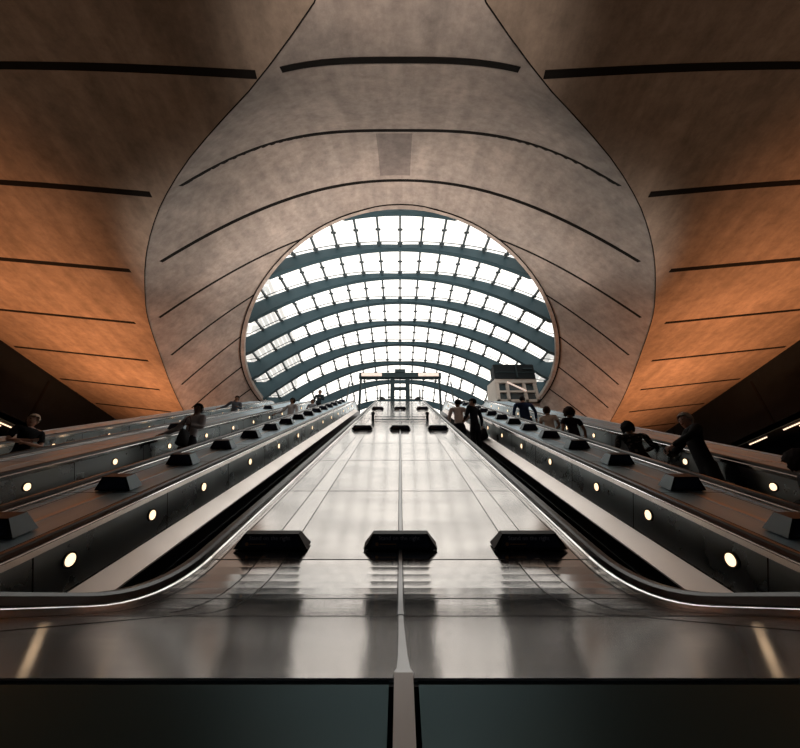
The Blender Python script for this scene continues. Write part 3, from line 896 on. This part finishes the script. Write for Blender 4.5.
def person(x, y, H, rz, label, skin_c='fair', top=(.02, .02, .025), legs=(.015, .017, .025), hair=(.02, .015, .012), hair_kind='short', sleeves='long',
           coat=0, arms=('down', 'down'), lean=(0, 0), head_turn=0., z=None, backpack=None, pattern=None, width=1.0):
    """figure faces local +Y; arms: for each side a pair of points or a pose word"""
    zf = line_z(y)
    # feet stand on the tread under them
    k = math.floor((y - 1.30) / .4); ys_ = 1.30 + .4 * k; zf = min(line_z(ys_), FLOOR_UP) + .012
    k_ = H / 1.75
    r = empty('person', (x, y, zf), label, 'person', None, rz)
    lx, ly = lean
    def V(px, py, pz):
        # leaning bends the trunk from the hips up
        t = max(0, pz - .92)
        return Vector((px * width + lx * t, py + ly * t, pz)) * k_
    hip = .095
    J = {}
    J['pel'] = V(0, 0, .95); J['bel'] = V(0, .01, 1.08); J['che'] = V(0, .015, 1.27); J['upc'] = V(0, 0, 1.42); J['nk'] = V(0, 0, 1.50)
    for s, q in ((-1, 'l'), (1, 'r')):
        J['hip' + q] = V(s * hip, 0, .90); J['kne' + q] = V(s * .105, .03, .50); J['ank' + q] = V(s * .11, -.01, .09); J['toe' + q] = V(s * .125, .15, .04)
        J['sho' + q] = V(s * .185, 0, 1.43)
        pose = arms[0 if s < 0 else 1]
        if pose == 'down': e, w_ = (s * .26, -.02, 1.15), (s * .27, .06, .90)
        elif pose == 'rail': e, w_ = (s * .34, .10, 1.20), (s * .50, .28, 1.02)
        elif pose == 'railfar': e, w_ = (s * .38, .02, 1.18), (s * .56, .16, 1.02)
        elif pose == 'fold': e, w_ = (s * .25, .08, 1.15), (-s * .03, .23, 1.16 + .03 * s)
        elif pose == 'front': e, w_ = (s * .25, .04, 1.16), (s * .12, .28, 1.13)
        elif pose == 'carry': e, w_ = (s * .29, -.02, 1.16), (s * .34, .05, .93)
        elif pose == 'chin': e, w_ = (s * .30, .22, 1.28), (s * .14, .26, 1.44)
        elif pose == 'lean': e, w_ = (s * .36, .20, 1.24), (s * .12, .38, 1.20)
        else: e, w_ = pose
        J['elb' + q] = V(*e); J['wri' + q] = V(*w_)
    hc = V(0, .012, 1.615)                                  # head centre
    hr = Matrix.Rotation(head_turn, 3, 'Z')
    def Hd(px, py, pz): return hc + hr @ (Vector((px, py, pz)) * k_)
    names = ['pel', 'bel', 'che', 'upc', 'nk']
    vs_ = [J[n] for n in names]; rad = [.125, .115, .135, .105, .055]
    rad = [(a * k_ * width, a * k_ * .78) if i < 4 else (a * k_, a * k_) for i, a in enumerate(rad)]
    ed = [(0, 1), (1, 2), (2, 3), (3, 4)]
    def add(p, rr, par):
        vs_.append(p); rad.append((rr * k_, rr * k_) if not isinstance(rr, tuple) else (rr[0] * k_, rr[1] * k_)); ed.append((par, len(vs_) - 1)); return len(vs_) - 1
    n1 = add(Hd(0, -.012, -.085), .062, 4)
    n2 = add(Hd(0, 0, -.04), (.068, .080), n1)
    n3 = add(Hd(0, -.005, .03), (.078, .092), n2)
    n4 = add(Hd(0, -.008, .085), (.060, .072), n3)
    for s, q in ((-1, 'l'), (1, 'r')):
        a = add(J['hip' + q], .092, 0); a = add(J['kne' + q].lerp(J['hip' + q], .5), .078, a); a = add(J['kne' + q], .056, a)
        a = add(J['ank' + q].lerp(J['kne' + q], .6), .052, a); a = add(J['ank' + q], .036, a); a = add(J['toe' + q], .034, a)
        b = add(J['sho' + q], .056, 3); b = add(J['sho' + q].lerp(J['elb' + q], .5), .046, b); b = add(J['elb' + q], .038, b)
        b = add(J['elb' + q].lerp(J['wri' + q], .45), .036, b); b = add(J['wri' + q], .024, b)
        # palm and five fingers
        d = (J['wri' + q] - J['elb' + q]).normalized()
        side = d.cross(Vector((0, 1, 0)) if abs(d.y) < .8 else Vector((0, 0, 1))).normalized()
        nrm = d.cross(side).normalized()
        if nrm.z > 0: nrm = -nrm
        pc = add(J['wri' + q] + d * .055 * k_, (.030, .018), b)
        palm = J['wri' + q] + d * .055 * k_
        for fi in range(4):
            off = (fi - 1.5) * .019 * k_
            ln = (.066, .076, .072, .056)[fi] * k_
            p1 = palm + d * .035 * k_ + side * off; f1 = add(p1, .0095, pc)
            p2 = p1 + d * ln * .5 + nrm * ln * .15; f2 = add(p2, .0085, f1)
            add(p2 + d * ln * .32 + nrm * ln * .35, .0070, f2)
        ts = side if s > 0 else -side
        t1 = add(J['wri' + q] + d * .028 * k_ + ts * .030 * k_, .011, b); add(J['wri' + q] + d * .062 * k_ + ts * .048 * k_ + nrm * .012, .009, t1)
    def face(bm):
        def ball(c, rx, ry, rz_, mi):
            M4 = Matrix.Translation(c) @ hr.to_4x4() @ Matrix.Diagonal((rx * k_, ry * k_, rz_ * k_, 1))
            res = bmesh.ops.create_uvsphere(bm, u_segments=10, v_segments=6, radius=1, matrix=M4)
            for v in res['verts']:
                for f in v.link_faces: f.material_index = mi
        for s in (-1, 1):
            ball(Hd(s * .030, .078, .012), .012, .010, .007, 1)
            ball(Hd(s * .080, -.005, -.002), .010, .018, .030, 2)
            ball(Hd(s * .030, .080, .032), .018, .008, .005, 3)
        ball(Hd(0, .085, -.014), .009, .017, .020, 2)
        ball(Hd(0, .078, -.058), .024, .010, .008, 4)
    def seg(p, a, b):
        t = max(0, min(1, (p - a).dot(b - a) / (b - a).length_squared)); return (p - a.lerp(b, t)).length
    def region(c):
        if c.z < .98 * k_:
            if min((c - J['wril']).length, (c - J['wrir']).length) < .17 * k_ and min(seg(c, J['hip' + q], J['kne' + q]) for q in 'lr') > .10 * k_: return None
            return 6
        if c.z > 1.45 * k_: return None
        tr = min(seg(c, J['pel'], J['che']), seg(c, J['che'], J['upc']))
        arm = min(seg(c, J['elb' + q], J['wri' + q]) for q in 'lr'); up = min(seg(c, J['sho' + q], J['elb' + q]) for q in 'lr')
        hand = min((c - J['wril']).length, (c - J['wrir']).length)
        if sleeves == 'long': return None if hand < .13 * k_ and tr > .14 * k_ else 5
        if tr < min(arm, up) + .04 * k_ : return 5
        return None
    o = skin('body', [tuple(v) for v in vs_], ed, rad, [SKIN[skin_c], EYE, SKIN[skin_c], cloth(hair), cloth(tuple(v * .6 for v in (.35, .14, .11))), cloth(top), cloth(legs)], r, 2, 0, extra=face, face_mat=region)
    # upper garment
    vs2 = [J['pel'] + Vector((0, 0, -.03 if coat == 0 else -.12)), J['bel'], J['che'], J['upc'], J['nk'] - Vector((0, 0, .035))]
    g_ = .150 if coat else .138
    rad2 = [(g_ * k_ * width, g_ * .80 * k_), (.135 * k_ * width, .112 * k_), (.156 * k_ * width, .124 * k_), (.125 * k_ * width, .100 * k_), (.068 * k_, .068 * k_)]
    ed2 = [(0, 1), (1, 2), (2, 3), (3, 4)]
    for s, q in ((-1, 'l'), (1, 'r')):
        i = len(vs2)
        vs2 += [J['sho' + q], J['sho' + q].lerp(J['elb' + q], .55)]; rad2 += [(.073 * k_,) * 2, (.064 * k_,) * 2]
        ed2 += [(3, i), (i, i + 1)]
        if sleeves == 'long':
            vs2 += [J['elb' + q], J['elb' + q].lerp(J['wri' + q], .5), J['elb' + q].lerp(J['wri' + q], .93)]
            rad2 += [(.055 * k_,) * 2, (.050 * k_,) * 2, (.040 * k_,) * 2]; ed2 += [(i + 1, i + 2), (i + 2, i + 3), (i + 3, i + 4)]
        elif sleeves == 'short':
            vs2 += [J['sho' + q].lerp(J['elb' + q], .8)]; rad2 += [(.062 * k_,) * 2]; ed2 += [(i + 1, i + 2)]
    if coat > 0:
        j = len(vs2); vs2.append(J['pel'] + Vector((0, 0, -.12 - coat))); rad2.append((.165 * k_ * width, .135 * k_)); ed2.append((0, j))
    skin('coat' if coat > .2 else 'shirt', [tuple(v) for v in vs2], ed2, rad2, [cloth(top)] + ([cloth(pattern)] if pattern else []), r, 2, 1,
         face_mat=(lambda c: 1 if math.sin(c.x * 55 + 3 * math.sin(c.z * 30)) * math.sin(c.z * 50 + c.x * 20 + c.y * 30) > .45 else 0) if pattern else None)
    # trousers
    vs3 = [J['pel'], J['pel'] + Vector((0, 0, .06 * k_))]; rad3 = [(.142 * k_ * width, .115 * k_), (.128 * k_ * width, .105 * k_)]; ed3 = [(0, 1)]
    for s, q in ((-1, 'l'), (1, 'r')):
        i = len(vs3)
        vs3 += [J['hip' + q] - Vector((0, 0, .05)), J['kne' + q].lerp(J['hip' + q], .5), J['kne' + q], J['ank' + q].lerp(J['kne' + q], .5), J['ank' + q] + Vector((0, 0, .01))]
        rad3 += [(.105 * k_,) * 2, (.092 * k_,) * 2, (.074 * k_,) * 2, (.068 * k_,) * 2, (.058 * k_,) * 2]
        ed3 += [(0, i), (i, i + 1), (i + 1, i + 2), (i + 2, i + 3), (i + 3, i + 4)]
    skin('trousers', [tuple(v) for v in vs3], ed3, rad3, [cloth(legs)], r, 2, 0)
    for s, q in ((-1, 'l'), (1, 'r')):
        skin('shoe', [tuple(J['ank' + q] + Vector((0, -.045, -.035)) * k_), tuple(J['ank' + q] + Vector((s * .004, .05, -.045)) * k_), tuple(J['toe' + q] + Vector((0, .03, .0)) * k_)],
             [(0, 1), (1, 2)], [(.045 * k_, .045 * k_), (.046 * k_, .042 * k_), (.040 * k_, .032 * k_)], [cloth((.012, .011, .011))], r, 2)
    # hair
    bm = bmesh.new()
    big = {'short': 1.04, 'bob': 1.15, 'curly': 1.5, 'long': 1.12}[hair_kind]
    bmesh.ops.create_icosphere(bm, subdivisions=4, radius=1)
    low = {'short': -.72, 'bob': -.95, 'curly': -.95, 'long': -.95}[hair_kind]
    rr = random.Random(hash(label) % 999)
    for v in bm.verts:
        c = v.co.copy()
        n_ = (math.sin(c.x * 13 + 1) * math.sin(c.y * 11) * math.sin(c.z * 12 + 2)) * (.11 if hair_kind == 'curly' else .03)
        v.co = Vector((c.x * .092, c.y * .112, c.z * .112)) * big * (1 + n_) * k_
        v.co.z += .030 * k_; v.co.y -= .014 * k_
    # open the face
    dele = [v for v in bm.verts if (v.co.y > .045 * k_ * big and v.co.z < .062 * k_) or v.co.z < (low * .115 + .02) * k_ or (hair_kind == 'short' and v.co.y > -.02 and v.co.z < .005)]
    bmesh.ops.delete(bm, geom=dele, context='VERTS')
    for v in bm.verts: v.co = hc + hr @ v.co
    ob = obj('hair', bm, cloth(hair), r, True)
    md = ob.modifiers.new('thick', 'SOLIDIFY'); md.thickness = .012
    return r, J, k_, zf

def bag(owner, label, w_=.30, h_=.26, d_=.12, c=(.012, .012, .014), side='r', name='handbag', strap=.22, off=(0, 0, 0)):
    r, J, k_, zf = owner
    R = Matrix.Rotation(r.rotation_euler.z, 3, 'Z')
    p = J['wri' + side]; d = (p - J['elb' + side]).normalized()
    p = Vector(r.location) + R @ (p + d * .09 + Vector(off))
    b = empty(name, p - Vector((0, 0, strap + h_)), label, 'bag', None, r.rotation_euler.z)
    bm = bmesh.new(); vsx = box(bm, -d_/2, d_/2, -w_/2, w_/2, 0, h_)
    for v in vsx[4:]: v.co.x *= .55; v.co.y *= .88
    bmesh.ops.bevel(bm, geom=bm.edges[:], offset=.025, segments=3, affect='EDGES'); obj('bag_body', bm, cloth(c), b, True)
    bm = bmesh.new()
    tube(bm, [(0, -w_ * .32, h_ - .01), (0, -w_ * .25, h_ + strap * .7), (0, 0, h_ + strap), (0, w_ * .25, h_ + strap * .7), (0, w_ * .32, h_ - .01)], .009, 6)
    obj('strap', bm, cloth(tuple(v * 1.5 for v in c)), b)
    return b

DARK = (.014, .015, .018)
person(-6.48, 6.12, 1.58, math.radians(232), 'white-haired person in black T-shirt with folded arms on the leftmost escalator', 'fair', DARK, (.03, .035, .05), (.55, .42, .33), 'short', 'short', arms=('fold', 'fold'), lean=(.1, .05), head_turn=-.3)
p2 = person(-4.42, 7.38, 1.75, math.radians(168), 'man in grey shirt and dark trousers gripping the rail near the left signs', 'dark', (.34, .34, .37), (.010, .012, .02), (.012, .010, .010), 'short', 'long', arms=('front', 'railfar'), head_turn=.3)
bag(p2, 'dark shoulder bag hanging beside the man in grey shirt', .28, .34, .12, (.015, .018, .022), 'l', strap=.30, off=(-.10, 0, .16))
person(-6.60, 13.4, 1.62, math.radians(195), 'person in grey jacket high on the leftmost escalator', 'tan', (.10, .12, .15), DARK, (.015, .012, .012), 'short', arms=('front', 'railfar'), head_turn=-.2)
person(-4.15, 12.85, 1.70, math.radians(160), 'person in white shirt and dark skirt holding the rail, upper left of centre', 'tan', (.58, .60, .64), DARK, (.012, .010, .010), 'bob', arms=('down', 'rail'))
person(-4.25, 17.4, 1.75, math.radians(180), 'man in dark teal jacket standing near the top of the left escalators', 'tan', (.02, .035, .045), DARK, (.012, .010, .010), 'short', arms=('front', 'down'))
person(-4.0, 15.2, 1.45, math.radians(180), 'small figure in pale top just below the man in dark teal', 'fair', (.25, .28, .32), (.03, .05, .08), (.05, .03, .02), 'bob', arms=('down', 'front'))
p7 = person(1.80, 10.45, 1.80, 0, 'dark-haired man in loose pale pink shirt seen from behind beside centre deck', 'tan', (.85, .74, .71), (.010, .014, .026), (.012, .010, .010), 'short', arms=('down', 'front'), head_turn=.3, width=1.12)
p8 = person(2.12, 9.75, 1.72, math.radians(35), 'person in dark jacket turned sideways with a black bag beside centre deck', 'tan', (.018, .026, .040), (.012, .014, .02), (.012, .010, .010), 'short', arms=('front', 'carry'), coat=.22, head_turn=.7)
bag(p8, 'black handbag with long strap held by the person in dark jacket', .36, .30, .16, DARK, 'r', strap=.10, off=(0, .02, .12))
person(4.20, 11.4, 1.72, 0, 'person in dark blue puffy jacket seen from behind near the lift', 'tan', (.016, .030, .075), (.012, .014, .02), (.012, .010, .010), 'short', arms=('down', 'down'), coat=.12, width=1.42)
person(4.02, 9.25, 1.66, math.radians(-20), 'person in pale sleeveless beige top on the right escalator', 'tan', (.80, .70, .62), DARK, (.05, .028, .018), 'bob', 'none', arms=('down', 'front'))
p11 = person(4.22, 8.45, 1.68, math.radians(8), 'curly-haired woman in black vest with bare arms on the right escalator', 'tan', (.016, .014, .022), (.05, .015, .02), (.03, .016, .012), 'curly', 'none', arms=('down', 'down'), width=1.15)
person(4.50, 6.75, 1.50, math.radians(-10), 'woman with long dark curls and patterned black shawl right of the deck signs', 'tan', DARK, (.014, .014, .016), (.012, .011, .012), 'curly', 'long', arms=('front', 'front'), coat=.25, pattern=(.10, .085, .075), width=1.5, lean=(-.05, .1))
person(4.62, 5.50, 1.82, math.radians(72), 'grey-haired man in long black coat leaning on the rightmost handrail', 'fair', (.010, .011, .014), (.010, .011, .013), (.42, .36, .32), 'short', 'long', arms=('lean', 'lean'), coat=.38, lean=(0, .03), head_turn=.5, width=1.25)
p14 = person(4.42, 4.02, 1.55, math.radians(30), 'dark-haired person in black jacket cut off by the right edge of picture', 'dark', (.030, .032, .036), (.012, .014, .02), (.012, .009, .009), 'curly', 'long', arms=('front', 'rail'), coat=.15, head_turn=-.4)

# ------------------------------------------------------------------ light
def area(loc, rot, size, energy, color, name, sy=None, spread=None):
    l = bpy.data.lights.new(name, 'AREA'); l.size = size; l.energy = energy; l.color = color
    if sy: l.shape = 'RECTANGLE'; l.size_y = sy
    if spread: l.spread = spread
    o = bpy.data.objects.new(name, l); o.location = loc; o.rotation_euler = rot; COL.objects.link(o); return o
def spot(loc, tgt, energy, color, ang, blend, name, r=.25):
    l = bpy.data.lights.new(name, 'SPOT'); l.energy = energy; l.color = color; l.spot_size = math.radians(ang); l.spot_blend = blend; l.shadow_soft_size = r
    o = bpy.data.objects.new(name, l); o.location = loc
    o.rotation_euler = (Vector(tgt) - Vector(loc)).to_track_quat('-Z', 'Y').to_euler(); COL.objects.link(o); return o
ORANGE = (1.0, .40, .17)
for sx in (-1, 1):
    for yy, e, zz in ((8.0, 2100, 0.), (11.5, 2500, 1.), (15.5, 1900, 3.), (20.0, 700, 4.)):
        spot((sx * 11.6, yy, zz), (sx * 13.0, yy + .4, 9), e, ORANGE, 84, 1.0, 'uplight', .3)
for sx in (-1, 1):
    for yy, e in ((8.0, 1700), (11.0, 3300), (15.5, 1500)):
        spot((sx * 8.9, yy, max(-.3, yy * .57 - 1.8)), (0, yy + 1.5, 14), e, (1.0, .84, .74), 72, 1.0, 'vault_fill', .3)  # added supplemental fill that brightens the pale vault
for sx in (-1, 1):
    spot((sx * 10.8, -1.5, -.6), (sx * 10, .5, 9), 260, (1.0, .62, .40), 130, 1.0, 'soffit_fill', .3)  # this and the next spot: added warm fill for the dark near soffit
    spot((sx * 10.2, 3.5, -.6), (sx * 9.0, 3.6, 9), 260, (1.0, .62, .40), 120, 1.0, 'soffit_fill', .3)
    spot((sx * 3.2, -2.0, .2), (0, 3.2, 9), 1500, (1.0, .84, .74), 40, 1.0, 'neck_fill', .2)  # added fill aimed at the narrow neck of the vault
area((0, -7, 6.5), (0, 0, 0), 4, 14, (.55, .78, 1.0), 'teal_fill', 8)  # added dim teal light behind the camera for the front steel to reflect
